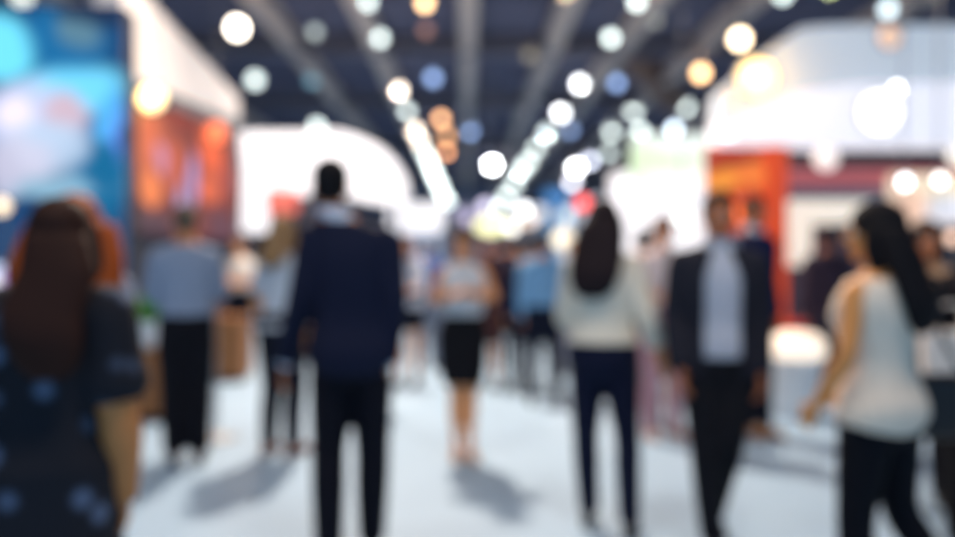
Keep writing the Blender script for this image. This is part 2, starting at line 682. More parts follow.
def emis(col, s):
    k = (tuple(col), round(s, 2))
    if k not in _lm:
        m = mat('lamp_glow', col, .3, emit=s, ecol=col, var=.02)
        _lm[k] = m
    return _lm[k]


BLUR = 24.0


def lamp(px, py, Y, size, col, level, label, group='ceiling lamps', hang=True, name='ceiling_lamp', watts=0):
    """round high-bay lamp tilted a little to the aisle: shade, glowing lens, rod. size = lens in photo pixels at that distance"""
    Y = min(Y, 5.2 * F / (260 - py))
    c = at(px, py, Y)
    r = size * Y / F / 2
    e = empty(name, c)
    tag(e, label, 'lamp', group)
    L = 1.25 * level * max(1.0, (BLUR / size) ** 2)
    # lens: a shallow dome facing down and toward the aisle's open end
    tilt = Matrix.Rotation(math.radians(90), 3, 'X') if not hang else Matrix.Rotation(math.radians(-72), 3, 'X')
    bm = bmesh.new()
    lathe(bm, [(r * .995, 0), (r * .95, -.16 * r), (r * .78, -.34 * r), (r * .45, -.48 * r), (r * .1, -.52 * r)], 24)
    for v in bm.verts:
        v.co = tilt @ v.co if hang else tilt @ v.co
    finish(bm, 'lens', emis(col, L), e, smooth=True)
    bm = bmesh.new()
    lathe(bm, [(r * 1.10, -.02 * r), (r * 1.12, .06 * r), (r * .8, .55 * r), (r * .42, .95 * r), (r * .3, 1.5 * r)], 24)
    for v in bm.verts:
        v.co = tilt @ v.co
    finish(bm, 'lamp_shade', m_steel, e, smooth=True)
    if hang:
        top = tilt @ Vector((0, 0, 1.3 * r))
        bm = bmesh.new()
        tube(bm, [top, (top.x, top.y, CEIL - c.z)], [max(.02, r * .09)] * 2, n=8)
        finish(bm, 'hanging_rod', m_black, e)
    if watts:
        l = bpy.data.lights.new('lamp_beam', 'AREA')
        l.shape = 'DISK'
        l.size = r * 1.6
        l.energy = watts
        l.color = (0.94, 0.97, 1.0)
        lo = bpy.data.objects.new('lamp_beam', l)
        COL.objects.link(lo)
        lo.location = (c.x, c.y, c.z - .6 * r - .02)
    return e


ORD = ['first', 'second', 'third', 'fourth', 'fifth', 'sixth', 'seventh', 'eighth', 'ninth', 'tenth', 'eleventh', 'twelfth', 'thirteenth', 'fourteenth']
PALE = (214, 226, 222)
CREAM = (246, 226, 206)
WHITE = (248, 250, 252)
AMBER = (222, 164, 116)
BLUE = (128, 152, 196)


def lampY(py):
    return F * (6.55 - CAM_H) / (260 - py)


rowL = [(368, 2, PALE, .75), (380, 38, PALE, .78), (399, 90, CREAM, .95), (407, 110, PALE, .72), (415, 130, CREAM, .85), (420, 141, CREAM, .8), (424, 150, PALE, .85), (428, 159, PALE, .85),
        (432, 169, PALE, .8), (436, 178, PALE, .8), (440, 187, PALE, .8), (444, 196, PALE, .8), (448, 204, PALE, .85), (452, 212, PALE, .85)]
for i, (x, y, c, l) in enumerate(rowL):
    lamp(x, y, min(lampY(y), 36 + i * 1.7), 11 if y < 60 else 9, c, l, f'{ORD[i]} round lamp from the camera in the left ceiling row', 'lamps of the left ceiling row', watts=260 if i in (2, 4, 8, 12) else 0)
rowR = [(637, 2, PALE, .9), (611, 38, PALE, .9), (580, 84, WHITE, 1.25), (561, 113, WHITE, 1.4), (546, 133, PALE, .5), (536, 149, PALE, .55), (528, 162, PALE, .7), (521, 171, PALE, .65),
        (514, 184, PALE, .6), (506, 197, PALE, .65), (500, 208, PALE, .7)]
for i, (x, y, c, l) in enumerate(rowR):
    lamp(x, y, min(lampY(y), 38 + i * 2.0), 11 if y < 60 else 10, c, l * 1.05, f'{ORD[i]} round lamp from the camera in the right ceiling row', 'lamps of the right ceiling row', watts=260 if i in (2, 4, 7, 10) else 0)
singles = [
    (237, 28, 17, 22, (255, 243, 226), 3.2, 'very bright warm lamp above the white slanted booth fascia'),
    (255, 80, 24, 18, PALE, .72, 'pale lamp just under the very bright warm lamp'),
    (317, 127, 33, 16, PALE, .7, 'pale lamp showing above the curved white light sign'),
    (315, 32, 20, 14, PALE, .12, 'dim grey lamp beside the sloping left beam'),
    (312, 80, 26, 14, (110, 150, 165), .2, 'dim teal lamp low on the sloping left beam'),
    (425, 3, 19, 15, (250, 204, 150), 1.0, 'amber lamp at the top edge between the left row and middle beam'),
    (426, 30, 22, 14, (150, 110, 100), .18, 'dim brown lamp under the amber one at the top edge'),
    (441, 119, 33, 12, AMBER, .55, 'upper amber lamp of three beside the left row'),
    (447, 136, 37, 12, AMBER, .32, 'middle amber lamp of three beside the left row'),
    (446, 151, 42, 12, (232, 160, 112), .75, 'lowest amber lamp of three beside the left row'),
    (433, 78, 27, 14, BLUE, .45, 'blue lamp left of the middle beam'),
    (470, 131, 36, 11, BLUE, .45, 'blue lamp at the far end of the middle beam'),
    (492, 165, 45, 12, WHITE, 3.2, 'brilliant white lamp in the centre above the crowd'),
    (530, 54, 23, 15, (150, 140, 120), .2, 'dim olive lamp left of the second right beam'),
    (617, 83, 27, 13, BLUE, .42, 'blue grey lamp right of the right ceiling row'),
    (570, 130, 38, 12, BLUE, .3, 'dull blue lamp under the bright pair of the right row'),
    (634, 110, 31, 15, PALE, .62, 'pale lamp over the left end of the green white booth'),
    (685, 107, 31, 16, PALE, .66, 'pale lamp over the middle of the green white booth'),
    (612, 131, 36, 14, PALE, .6, 'pale lamp left of the green white booth top edge'),
    (640, 132, 37, 14, PALE, .8, 'pale lamp touching the green white booth top edge'),
    (674, 129, 36, 12, (210, 225, 238), .8, 'bluish lamp touching the green white booth top edge'),
    (576, 167, 47, 11, WHITE, 2.6, 'brilliant white lamp right of the far right row'),
    (590, 161, 47, 11, (200, 205, 222), .55, 'dull lilac lamp beside the brilliant right lamp'),
    (572, 182, 45, 12, (215, 214, 226), .75, 'lilac white lamp under the brilliant right lamp'),
    (609, 152, 44, 14, PALE, .35, 'faint pale lamp beside the far green white booth'),
    (740, 39, 17, 21, (255, 228, 190), 2.6, 'bright warm lamp beside the top of the right canopy'),
    (701, 73, 22, 17, (255, 204, 148), 1.3, 'orange lamp under the bright warm lamp by the right canopy'),
    (888, 9, 17, 18, (205, 222, 228), .85, 'pale lamp above the right canopy roof'),
    (783, -6, 17, 18, (215, 230, 225), .9, 'pale lamp cut by the frame above the canopy corner'),
    (22, -4, 17, 26, (224, 228, 216), .85, 'pale lamp cut by the frame above the blue display'),
    (110, -2, 17, 22, (200, 196, 186), .65, 'greyish lamp cut by the frame above the slanted fascia'),
    (830, -12, 17, 16, (205, 215, 150), .8, 'yellow green lamp cut by the frame above the canopy'),
    (565, -8, 18, 15, (230, 200, 160), .5, 'faint amber lamp cut by the frame right of middle beam'),
    (655, 20, 20, 14, (140, 140, 130), .2, 'dim grey lamp right of the second lamp in right row'),
]
for (x, y, Y, s, c, l, lab) in singles:
    lamp(x, y, Y, max(9, s * .75), c, l * (1.6 if l < .7 else 1.2), lab, 'single ceiling lamps')

# ------------------------------------------------------------------ light boxes and booths


def panel_bm(px0, py0, px1, py1, Y, th=.25, bev=.03):
    a, b = at(px0, py1, Y), at(px1, py0, Y)
    bm = bmesh.new()
    cx, cz = (a.x + b.x) / 2, (a.z + b.z) / 2
    box(bm, a.x - cx, b.x - cx, 0, th, a.z - cz, b.z - cz, bev)
    return bm, Vector((cx, Y, cz))


def in_thing(name, p, e, m, off=(0, 0, 0)):
    bm, c = p
    return finish(bm, name, m, e, c - e.location + Vector(off))


# ---- blue display wall on the left
e = empty('display_wall', (at(40, 200, 9.6).x, 9.6, 0))
tag(e, 'large blue and cyan display wall at the left with white shapes on it', 'display')
x0 = at(-70, 200, 9.6).x
x1 = at(124, 200, 9.6).x
zt, zb = at(0, 4, 9.6).z, .95
cx = (x0 + x1) / 2
s = 9.6 / F


def dp(px, py):     # photo pixel -> metres on the screen face, from its own middle
    p = at(px, py, 9.6)
    return p.x - cx, p.z - (zt + zb) / 2


sp = []
for (px, py, rx, ry, c, wg) in [
    (62, 40, 48, 44, (20, 104, 158), 1), (80, 30, 22, 20, (96, 132, 146), .8), (4, 48, 30, 34, (112, 222, 250), 1), (70, 88, 58, 24, (112, 212, 250), 1),
    (100, 175, 36, 50, (8, 104, 150), 1), (28, 120, 62, 42, (196, 206, 238), 1), (66, 112, 22, 22, (206, 176, 190), .9), (16, 118, 20, 22, (244, 232, 250), 1),
    (50, 145, 46, 30, (184, 206, 232), .85), (22, 160, 34, 24, (206, 204, 226), .8), (112, 118, 18, 28, (84, 184, 250), .9), (122, 130, 5, 30, (112, 140, 255), .7), (60, 185, 60, 14, (146, 190, 214), .8),
        (8, 172, 18, 26, (190, 190, 214), .8), (106, 172, 20, 32, (6, 100, 146), .95), (96, 12, 44, 12, (26, 44, 74), .9)]:
    x, z = dp(px, py)
    sp.append((x, z, rx * s, ry * s, c, wg))
m_disp = blobs('blue_display_picture', (18, 62, 108), sp, 1.15)
bm = bmesh.new()
box(bm, x0 - cx, x1 - cx, 0, .12, zb - (zt + zb) / 2, (zt - zb) / 2, .02)
finish(bm, 'screen', m_disp, e, Vector((cx, 9.6, (zt + zb) / 2)) - e.location)
bm = bmesh.new()
box(bm, x0 - cx, x1 - cx, .12, .40, 0, zt, .02)
finish(bm, 'cabinet', m_black, e, Vector((cx, 9.6, 0)) - e.location)
bm = bmesh.new()
box(bm, x0 - cx, x1 - cx, -.05, .12, 0, .93, .02)
finish(bm, 'plinth', m_dark, e, Vector((cx, 9.6, 0)) - e.location)

# ---- left booth: slanted white fascia over orange picture wall, running down the aisle
FX = -4.15
e = empty('exhibition_booth', (FX, 12.9, 0))
tag(e, 'booth with slanted white fascia over a glowing orange picture wall', 'booth')
bm = bmesh.new()
# fascia seen along its length: tall near the camera, bevelled ends
y0, y1 = 10.36, 15.6
za, zb_, zc, zd = at(125, -30, y0).z, at(125, 74, y0).z, at(240, 98, y1).z, at(240, 122, y1).z
vs_ = [(0, y0, zb_), (0, y0, za), (0, y1, zc), (0, y1, zd)]
A1 = [bm.verts.new((x, y - 12.9, z)) for x, y, z in vs_]
B1 = [bm.verts.new((-.35, y - 12.9, z)) for x, y, z in vs_]
bm.faces.new(A1)
bm.faces.new(B1[::-1])
for i in range(4):
    bm.faces.new((A1[i], B1[i], B1[(i + 1) % 4], A1[(i + 1) % 4]))
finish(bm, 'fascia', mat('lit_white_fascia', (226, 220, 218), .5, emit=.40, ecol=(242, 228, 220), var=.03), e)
bm = bmesh.new()
vs_ = [(.04, y0, zb_ - .16), (.04, y0, zb_), (.04, y1, zd), (.04, y1, zd - .22)]
A1 = [bm.verts.new((x, y - 12.9, z)) for x, y, z in vs_]
B1 = [bm.verts.new((-.35, y - 12.9, z)) for x, y, z in vs_]
bm.faces.new(A1)
bm.faces.new(B1[::-1])
for i in range(4):
    bm.faces.new((A1[i], B1[i], B1[(i + 1) % 4], A1[(i + 1) % 4]))
finish(bm, 'fascia_trim', mat('grey_fascia_trim', (120, 122, 128), .5), e)
# the picture wall hangs from the fascia; its picture is laid out along the wall
m_or = blobs('orange_picture', (120, 56, 52), [
    (-1.9, .35, 1.0, .75, (226, 112, 72), .9), (-2.15, .85, .75, .5, (255, 176, 96), 1), (-1.95, .92, .42, .34, (255, 246, 218), 1), (1.25, .45, .75, .5, (242, 104, 62), 1),
    (-.6, -.05, .6, .45, (196, 92, 66), .9), (-1.5, -.45, .4, .25, (244, 132, 76), 1), (1.1, -.25, .55, .28, (236, 110, 72), .9), (-.4, .75, .6, .3, (150, 62, 50), .9),
    (.25, -.15, .22, .45, (180, 160, 214), .9), (-.25, -.62, .25, .42, (168, 160, 206), .9), (-1.1, .0, .25, .22, (206, 140, 170), .9), (-1.5, -.95, 1.0, .3, (74, 52, 66), .95),
    (1.8, -.85, 1.0, .35, (96, 62, 76), .95), (2.2, .0, .35, .3, (190, 84, 76), .8), (-2.7, .2, .16, .7, (116, 126, 220), .7)], 1.15)
bm = bmesh.new()
box(bm, -2.75, 2.75, -.03, .08, -1.05, 1.12, .02)
o = finish(bm, 'picture_wall', m_or, e)
o.rotation_euler = (0, 0, PI / 2)
o.location = (-.06, -.05, 2.75)
bm = bmesh.new()
box(bm, -.30, -.14, -2.75, 2.7, 0, 3.8, .02)
finish(bm, 'back_panel', mat('dark_blue_panel', (52, 58, 76), .7), e)
for yy in (-2.78, 2.72):
    bm = bmesh.new()
    box(bm, -.32, -.02, yy - .06, yy + .06, 0, 3.75, .015)
    finish(bm, 'post', m_steel, e)
# low wood-faced shelf along the booth
bm = bmesh.new()
box(bm, -.12, .35, -2.6, 2.6, .86, .92, .01)
box(bm, -.12, .25, -2.5, 2.5, 0, .86, .02)
finish(bm, 'counter', mat('warm_brown_veneer', (108, 66, 46), .6), e)
warm = at(150, 100, 11.2)
# warm spotlight washing the picture wall


def spotlight(px, py, Y, size, col, level, label, group='booth spotlights', up=None, mount='hang', watts=0):
    """mount: hang = rod up to the ceiling, stand = pole down to the floor, flush = shallow can fixed on the wall behind"""
    c = at(px, py, Y)
    r = size * Y / F / 2
    e = empty('booth_spotlight', c)
    tag(e, label, 'spotlight', group)
    R = Matrix.Rotation(math.radians(90), 3, 'X')
    L = level * max(1.0, (BLUR / size) ** 2)
    bm = bmesh.new()
    lathe(bm, [(r, 0), (r * .9, .22 * r), (r * .6, .38 * r), (r * .15, .46 * r)], 24)
    for v in bm.verts:
        v.co = R @ v.co
    finish(bm, 'lens', emis(col, L), e, smooth=True)
    bm = bmesh.new()
    dp_ = .04 if mount == 'flush' else 1.3 * r
    lathe(bm, [(r * 1.12, -.1 * r if mount != 'flush' else -.03), (r * 1.12, .06 * r), (r * 1.04, .07 * r), (r * 1.0, -.03), (r * .9, -dp_), (r * .5, -dp_ - (.005 if mount == 'flush' else .4 * r))][::-1], 24)
    for v in bm.verts:
        v.co = R @ v.co
    finish(bm, 'housing', m_steel if mount == 'flush' else m_black, e, smooth=True)
    if watts:
        l = bpy.data.lights.new('spot_beam', 'POINT')
        l.energy = watts
        l.color = tuple(v ** 2.2 for v in lin(col)[:3])
        l.shadow_soft_size = .06
        lo = bpy.data.objects.new('spot_beam', l)
        COL.objects.link(lo)
        lo.location = c + Vector((0, -.46 * r - .16, 0))
    if mount != 'flush':
        bm = bmesh.new()
        if mount == 'hang':
            t = up if up else CEIL - c.z - .004
            tube(bm, [(0, r * .7, 0), (0, r * .7, r * 1.6), (0, r * .7, t)], [.008, .008, .008], n=8)
            finish(bm, 'hanging_rod', m_steel, e)
        else:
            tube(bm, [(0, r * .7, 0), (0, r * .7, -c.z + .02)], [.014, .014], n=8)
            lathe(bm, [(.16, 0), (.16, .015), (.03, .04)], 20, (0, r * .7, -c.z))
            finish(bm, 'stand', m_steel, e)
    return e


spotlight(152, 98, 10.6, 26, (255, 236, 190), 1.7, 'warm glowing spotlight on the orange picture wall, nearest the display', watts=14)
spotlight(216, 133, 12.2, 20, (252, 128, 84), .9, 'orange spotlight at the far end of the orange picture wall')
spotlight(214, 274, 6.4, 12, (250, 206, 188), .85, 'small pinkish glowing disc beside the grey-shirted man', mount='stand')  # pinkish bright spot built as a glowing disc on an added stand
spotlight(2, 206, 6.0, 16, (250, 224, 190), .8, 'small cream spotlight at the left frame edge', mount='stand')

# ---- white light signs left of centre
e = empty('light_sign', at(275, 180, 17.0))
e.location.z = 0
tag(e, 'tall white glowing booth sign with a small red plate', 'sign')
bm = bmesh.new()
P = [at(x, y, 17.0) - e.location for x, y in ((240, 132), (310, 132), (314, 172), (306, 196), (266, 186), (264, 232), (241, 232), (243, 170))]
prism(bm, [(p.x, p.z) for p in P], 0, .4)
m_lb = mat('white_lightbox', (240, 240, 242), .4, emit=1.0, ecol=(252, 248, 252), var=.02)
finish(bm, 'lightbox', m_lb, e)
in_thing('red_plate', panel_bm(266, 190, 297, 213, 16.9, .08), e, mat('red_sign_plate', (214, 96, 84), .5, emit=.75, ecol=(236, 128, 112)))
bm = bmesh.new()
p0 = at(244, 200, 17.0) - e.location
p1 = at(304, 200, 17.0) - e.location
for p in (p0, p1):
    box(bm, p.x - .06, p.x + .06, .1, .25, 0, p.z + .2, .01)
finish(bm, 'frame', m_steel, e)

e = empty('light_sign', at(360, 180, 18.0))
e.location.z = 0
tag(e, 'wide white glowing sign with a curved top corner behind the suited man', 'sign')
bm = bmesh.new()
poly = [(312, 132), (338, 131), (362, 138), (382, 148), (396, 162), (405, 178), (408, 194), (398, 204), (372, 202), (345, 196), (312, 190)]
P = [at(x, y, 18.0) - e.location for x, y in poly]
prism(bm, [(p.x, p.z) for p in P], 0, .4)
finish(bm, 'lightbox', m_lb, e)
bm = bmesh.new()
for x in (322, 396):
    p = at(x, 195, 18.0) - e.location
    box(bm, p.x - .06, p.x + .06, .1, .25, 0, p.z + .2, .01)
finish(bm, 'frame', m_steel, e)
e = empty('light_sign', at(418, 230, 24.0))
e.location.z = 0
tag(e, 'smaller white glowing sign over the far crowd, left of the aisle', 'sign')
in_thing('lightbox', panel_bm(388, 203, 443, 232, 24.0, .4, .12), e, m_lb)
bm = bmesh.new()
for x in (-.55, .55):
    box(bm, x - .05, x + .05, .28, .38, 0, 2.0, .01)
finish(bm, 'post', m_steel, e)
in_thing('lower_panel', panel_bm(392, 232, 440, 285, 24.2, .06), e, mat('pale_blue_panel', (176, 186, 206), .5, emit=.35, ecol=(190, 205, 235)))

# ---- far booths either side of the aisle (seen as pale glows over the crowd)


def far_booth(px0, px1, pyt, pyf, Y, fcol, fe, wcol, we, label, depth=3.0, fasc=True):
    a, b = at(px0, pyt, Y), at(px1, pyf, Y)
    cx = (a.x + b.x) / 2
    e = empty('exhibition_booth', (cx, Y, 0))
    tag(e, label, 'booth', 'booths further down the hall')
    hw = abs(b.x - a.x) / 2
    bm = bmesh.new()
    box(bm, -hw, hw, 0, .25, b.z, a.z, .02)
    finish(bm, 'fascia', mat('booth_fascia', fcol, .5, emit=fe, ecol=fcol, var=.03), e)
    bm = bmesh.new()
    box(bm, -hw, hw, depth, depth + .1, 0, b.z + .1)
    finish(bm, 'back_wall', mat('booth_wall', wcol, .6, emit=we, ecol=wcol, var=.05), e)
    for sgn in (-1, 1):
        bm = bmesh.new()
        box(bm, sgn * (hw - .1) - .06, sgn * (hw - .1) + .06, .06, .2, 0, b.z + .02, .01)
        finish(bm, 'post', m_steel, e)
    bm = bmesh.new()
    box(bm, -hw * .5, hw * .5, .5, 1.0, 0, 1.02, .03)
    box(bm, -hw * .5 - .05, hw * .5 + .05, .45, 1.05, 1.02, 1.07, .01)
    finish(bm, 'counter', m_white, e)
    return e


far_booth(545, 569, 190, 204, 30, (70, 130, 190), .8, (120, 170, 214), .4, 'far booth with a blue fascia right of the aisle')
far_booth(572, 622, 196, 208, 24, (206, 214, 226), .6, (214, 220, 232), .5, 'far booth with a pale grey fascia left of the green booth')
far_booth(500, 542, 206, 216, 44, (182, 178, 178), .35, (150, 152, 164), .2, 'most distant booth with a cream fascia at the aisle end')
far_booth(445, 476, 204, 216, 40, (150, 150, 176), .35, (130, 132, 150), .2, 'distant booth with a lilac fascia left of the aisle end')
for (px, py, Y, s, c, l, lab) in [
    (486, 207, 26, 13, (222, 214, 240), 1.0, 'lilac white glowing lamp over the far crowd'),
    (523, 210, 26, 12, WHITE, 1.9, 'clear white glowing lamp over the far crowd'),
    (529, 220, 25, 13, (250, 222, 200), .75, 'peach glowing lamp over the far crowd'),
    (511, 228, 24, 12, (255, 250, 240), 1.3, 'white glowing lamp beside the yellow oval light'),
    (540, 213, 24, 14, (214, 216, 226), .7, 'large dull white lamp above the blue-shirted man'),
    (563, 240, 13, 20, (250, 240, 216), 1.0, 'large cream lamp between the blue shirt and the white blouse'),
    (566, 216, 24, 14, (196, 214, 232), .7, 'pale blue lamp left of the long-haired woman in white'),
    (583, 203, 20, 13, (246, 70, 66), 1.0, 'round red lamp above the long-haired woman in white'),
    (467, 218, 26, 13, (196, 184, 214), .55, 'mauve lamp right of the end of left ceiling row'),
        (683, 217, 11, 12, (240, 252, 244), 1.1, 'white lamp on the green white booth wall')]:
    spotlight(px, py, Y, s, c, l * (.62 if px < 550 else .85), lab)
# yellow oval light
bm = bmesh.new()
c = at(491, 226, 22)
lathe(bm, [(.03, -.2), (.3, -.17), (.42, -.05), (.42, .05), (.3, .17), (.03, .2)], 24)
for v in bm.verts:
    v.co = Matrix.Rotation(PI / 2, 3, 'X') @ v.co
    v.co.z *= .55
o = finish(bm, 'oval_light', emis((246, 242, 186), 1.7), None, c, True)
tag(o, 'flat oval yellowish lit sign over the far crowd', 'sign')
bm = bmesh.new()
tube(bm, [(0, .0, .15), (0, .0, CEIL - c.z - .15)], [.012, .012], n=8)
finish(bm, 'hanging_rod', m_steel, o)

# ---- green and white booth right of centre
e = empty('exhibition_booth', (at(668, 200, 12.6).x, 12.6, 0))
tag(e, 'booth with a glowing white wall and a pale green fascia', 'booth')
sx_ = 12.6 / F
m_gr = blobs('green_white_fascia', (226, 236, 226), [(-.35, .02, .9, .24, (216, 238, 196), .9), (.1, .26, .7, .22, (236, 246, 240), 1), (.35, -.3, .8, .2, (250, 252, 250), 1)], 1.25)
in_thing('fascia', panel_bm(634, 134, 712, 186, 12.6, .3), e, m_gr)
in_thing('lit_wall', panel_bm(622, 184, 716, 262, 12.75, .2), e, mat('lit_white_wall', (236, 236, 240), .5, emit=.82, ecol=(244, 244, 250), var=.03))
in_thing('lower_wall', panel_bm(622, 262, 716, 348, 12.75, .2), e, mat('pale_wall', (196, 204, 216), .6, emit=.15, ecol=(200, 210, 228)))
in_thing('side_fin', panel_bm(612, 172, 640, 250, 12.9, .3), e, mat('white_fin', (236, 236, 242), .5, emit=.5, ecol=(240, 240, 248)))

# ---- right booth: white canopy, orange column, red and grey bands
CY = 8.6
e = empty('exhibition_booth', (at(850, 200, CY).x, CY, 0))
tag(e, 'big booth with a white canopy, orange side wall and dark bands', 'booth')


def cp(pts, Y=CY):
    return [((at(x, y, Y) - e.location).x, (at(x, y, Y) - e.location).z) for x, y in pts]


bm = bmesh.new()
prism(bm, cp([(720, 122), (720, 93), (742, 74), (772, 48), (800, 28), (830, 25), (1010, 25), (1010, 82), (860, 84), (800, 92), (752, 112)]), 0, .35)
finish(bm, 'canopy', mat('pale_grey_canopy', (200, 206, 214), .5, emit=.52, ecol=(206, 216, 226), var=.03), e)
bm = bmesh.new()
prism(bm, cp([(720, 145), (720, 122), (752, 112), (800, 92), (860, 84), (1010, 82), (1010, 145)], CY - .05), -.05, .35)
finish(bm, 'canopy_lightbox', mat('white_canopy_light', (234, 232, 238), .4, emit=.74, ecol=(240, 238, 248), var=.02), e)
m_orw = mat('orange_wall', (222, 92, 50), .45, emit=.55, ecol=(222, 70, 28), var=.05)  # column emits its own colour in place of lamplight falling on it
m_org = blobs('orange_wall_painted_light', (214, 74, 40), [(-.19, .60, .24, .13, (255, 160, 62), 1), (.16, .66, .24, .14, (255, 136, 62), .95), (-.12, .83, .34, .06, (70, 22, 26), .95), (-.04, .25, .16, .2, (255, 96, 44), .9), (-.2, -.3, .5, .5, (176, 54, 40), .8)], .95)  # warm pools of lamplight painted into the glowing wall colour
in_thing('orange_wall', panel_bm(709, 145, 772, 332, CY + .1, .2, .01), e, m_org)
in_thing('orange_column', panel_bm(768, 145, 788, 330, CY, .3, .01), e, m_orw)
BY = CY + 1.2
in_thing('upper_band', panel_bm(760, 140, 1010, 172, BY, .1, .01), e, m_dark)
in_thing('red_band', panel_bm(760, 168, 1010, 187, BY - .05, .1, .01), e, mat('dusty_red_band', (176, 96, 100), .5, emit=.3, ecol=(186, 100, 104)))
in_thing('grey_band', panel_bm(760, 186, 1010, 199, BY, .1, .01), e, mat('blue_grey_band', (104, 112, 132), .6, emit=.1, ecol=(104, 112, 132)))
in_thing('back_wall', panel_bm(760, 197, 1010, 395, BY + .05, .1, .01), e, mat('plum_grey_wall', (84, 78, 92), .7))
m_scr = mat('warm_white_panel', (226, 218, 204), .5, emit=.72, ecol=(238, 228, 208), var=.04)
bm = bmesh.new()
prism(bm, cp([(782, 200), (886, 200), (886, 222), (812, 224), (812, 266), (782, 266)], BY - .06), 1.14, 1.22)
finish(bm, 'screen', m_scr, e)
in_thing('red_rail', panel_bm(770, 321, 880, 329, CY + .2, .06, .005), e, mat('red_rail_glow', (214, 66, 56), .5, emit=.5))  # emission brightens the rail although it is no lamp
in_thing('skirting', panel_bm(709, 330, 1010, 347, CY + .15, .1, .01), e, m_white)
bm, c = panel_bm(893, 174, 990, 224, BY - .2, .15, .02)
m_wp = blobs('warm_picture', (246, 214, 190), [(-.1, .12, .5, .2, (252, 240, 214), .9), (.1, -.1, .3, .16, (230, 236, 252), .9), (-.4, -.1, .3, .2, (250, 206, 182), .9)], 1.0)
finish(bm, 'side_screen', m_wp, e, c - e.location)

spotlight(880, 112, 8.505, 40, (255, 252, 255), 2.4, 'brilliant floodlight set in the middle of the white canopy', mount='flush')
spotlight(757, 78, 8.555, 38, (255, 226, 170), 2.0, 'warm floodlight on the sloping corner of the canopy', mount='flush', watts=12)
spotlight(890, 37, 8.555, 22, (250, 206, 178), .6, 'dull peach lamp reflection on the canopy top edge', mount='flush')  # glowing disc stands in for a warm lamp's reflection on the canopy
spotlight(897, 89, 8.505, 9, WHITE, 1.1, 'small white spotlight just above the brilliant canopy floodlight', mount='flush')
spotlight(729, 134, 8.525, 8, (240, 240, 246), .5, 'small white spotlight at the canopy lower left corner', mount='flush')
spotlight(731, 100, 8.555, 10, (240, 206, 184), .35, 'small pinkish spotlight on the canopy slope end', mount='flush')
spotlight(905, 182, 7.4, 11, WHITE, 1.3, 'left one of two small white lamps over the warm picture panel')
spotlight(940, 180, 7.4, 10, (255, 250, 244), 1.0, 'right one of two small white lamps over the warm picture panel')
spotlight(826, 158, 9.755, 24, (246, 236, 230), .8, 'squarish soft lamp under the canopy on the dark band', mount='flush')
spotlight(958, 156, 9.755, 20, (240, 236, 226), .8, 'soft lamp on the dark band at the frame edge', mount='flush')
spotlight(727, 200, 7.5, 14, (226, 170, 150), .4, 'dull pink lamp beside the man in the open jacket', mount='stand')
spotlight(735, 214, 8.655, 16, (255, 110, 50), .9, 'orange lamp low on the orange wall', mount='flush')
spotlight(952, 238, 6.4, 12, (250, 206, 180), .5, 'peach lamp behind the woman in beige', mount='stand')

# round white podium with a glowing warm top
e = empty('podium', (at(794, 330, 7.3).x, 7.3, 0))
tag(e, 'round white podium with a bright warm lit top by the orange wall', 'podium')
r = .24
zt_ = at(794, 352, 7.3).z
bm = bmesh.new()
lathe(bm, [(r * .8, 0), (r * .82, .04), (r * .9, .06), (r * .96, zt_ - .08), (r, zt_ - .04)], 32)
finish(bm, 'body', m_white, e, smooth=True)
bm = bmesh.new()
lathe(bm, [(r * 1.05, zt_ - .04), (r * 1.1, zt_), (r * 1.05, zt_ + .1), (r * .8, zt_ + .16), (r * .2, zt_ + .18)], 32)
finish(bm, 'lit_top', mat('warm_lit_top', (250, 236, 220), .4, emit=1.05, ecol=(255, 232, 208), var=.02), e, smooth=True)

# ---- plinths and plant on the left
m_wood = mat('brown_wood', (150, 98, 56), .55, var=.2, scale=9)


def plinth(px0, px1, pyt, d, label):
    a, b = at(px0, 300, d), at(px1, 300, d)
    e = empty('wooden_plinth', ((a.x + b.x) / 2, d, 0))
    tag(e, label, 'plinth', 'wooden plinths by the left booth')
    hw = (b.x - a.x) / 2
    zt = at(px0, pyt, d).z
    bm = bmesh.new()
    box(bm, -hw, hw, -hw, hw, .05, zt - .03, .012)
    finish(bm, 'body', m_wood, e)
    bm = bmesh.new()
    box(bm, -hw - .02, hw + .02, -hw - .02, hw + .02, zt - .03, zt, .008)
    finish(bm, 'top', m_wood, e)
    bm = bmesh.new()
    box(bm, -hw + .03, hw - .03, -hw + .03, hw - .03, 0, .05)
    finish(bm, 'toe_kick', m_black, e)
    return e, zt


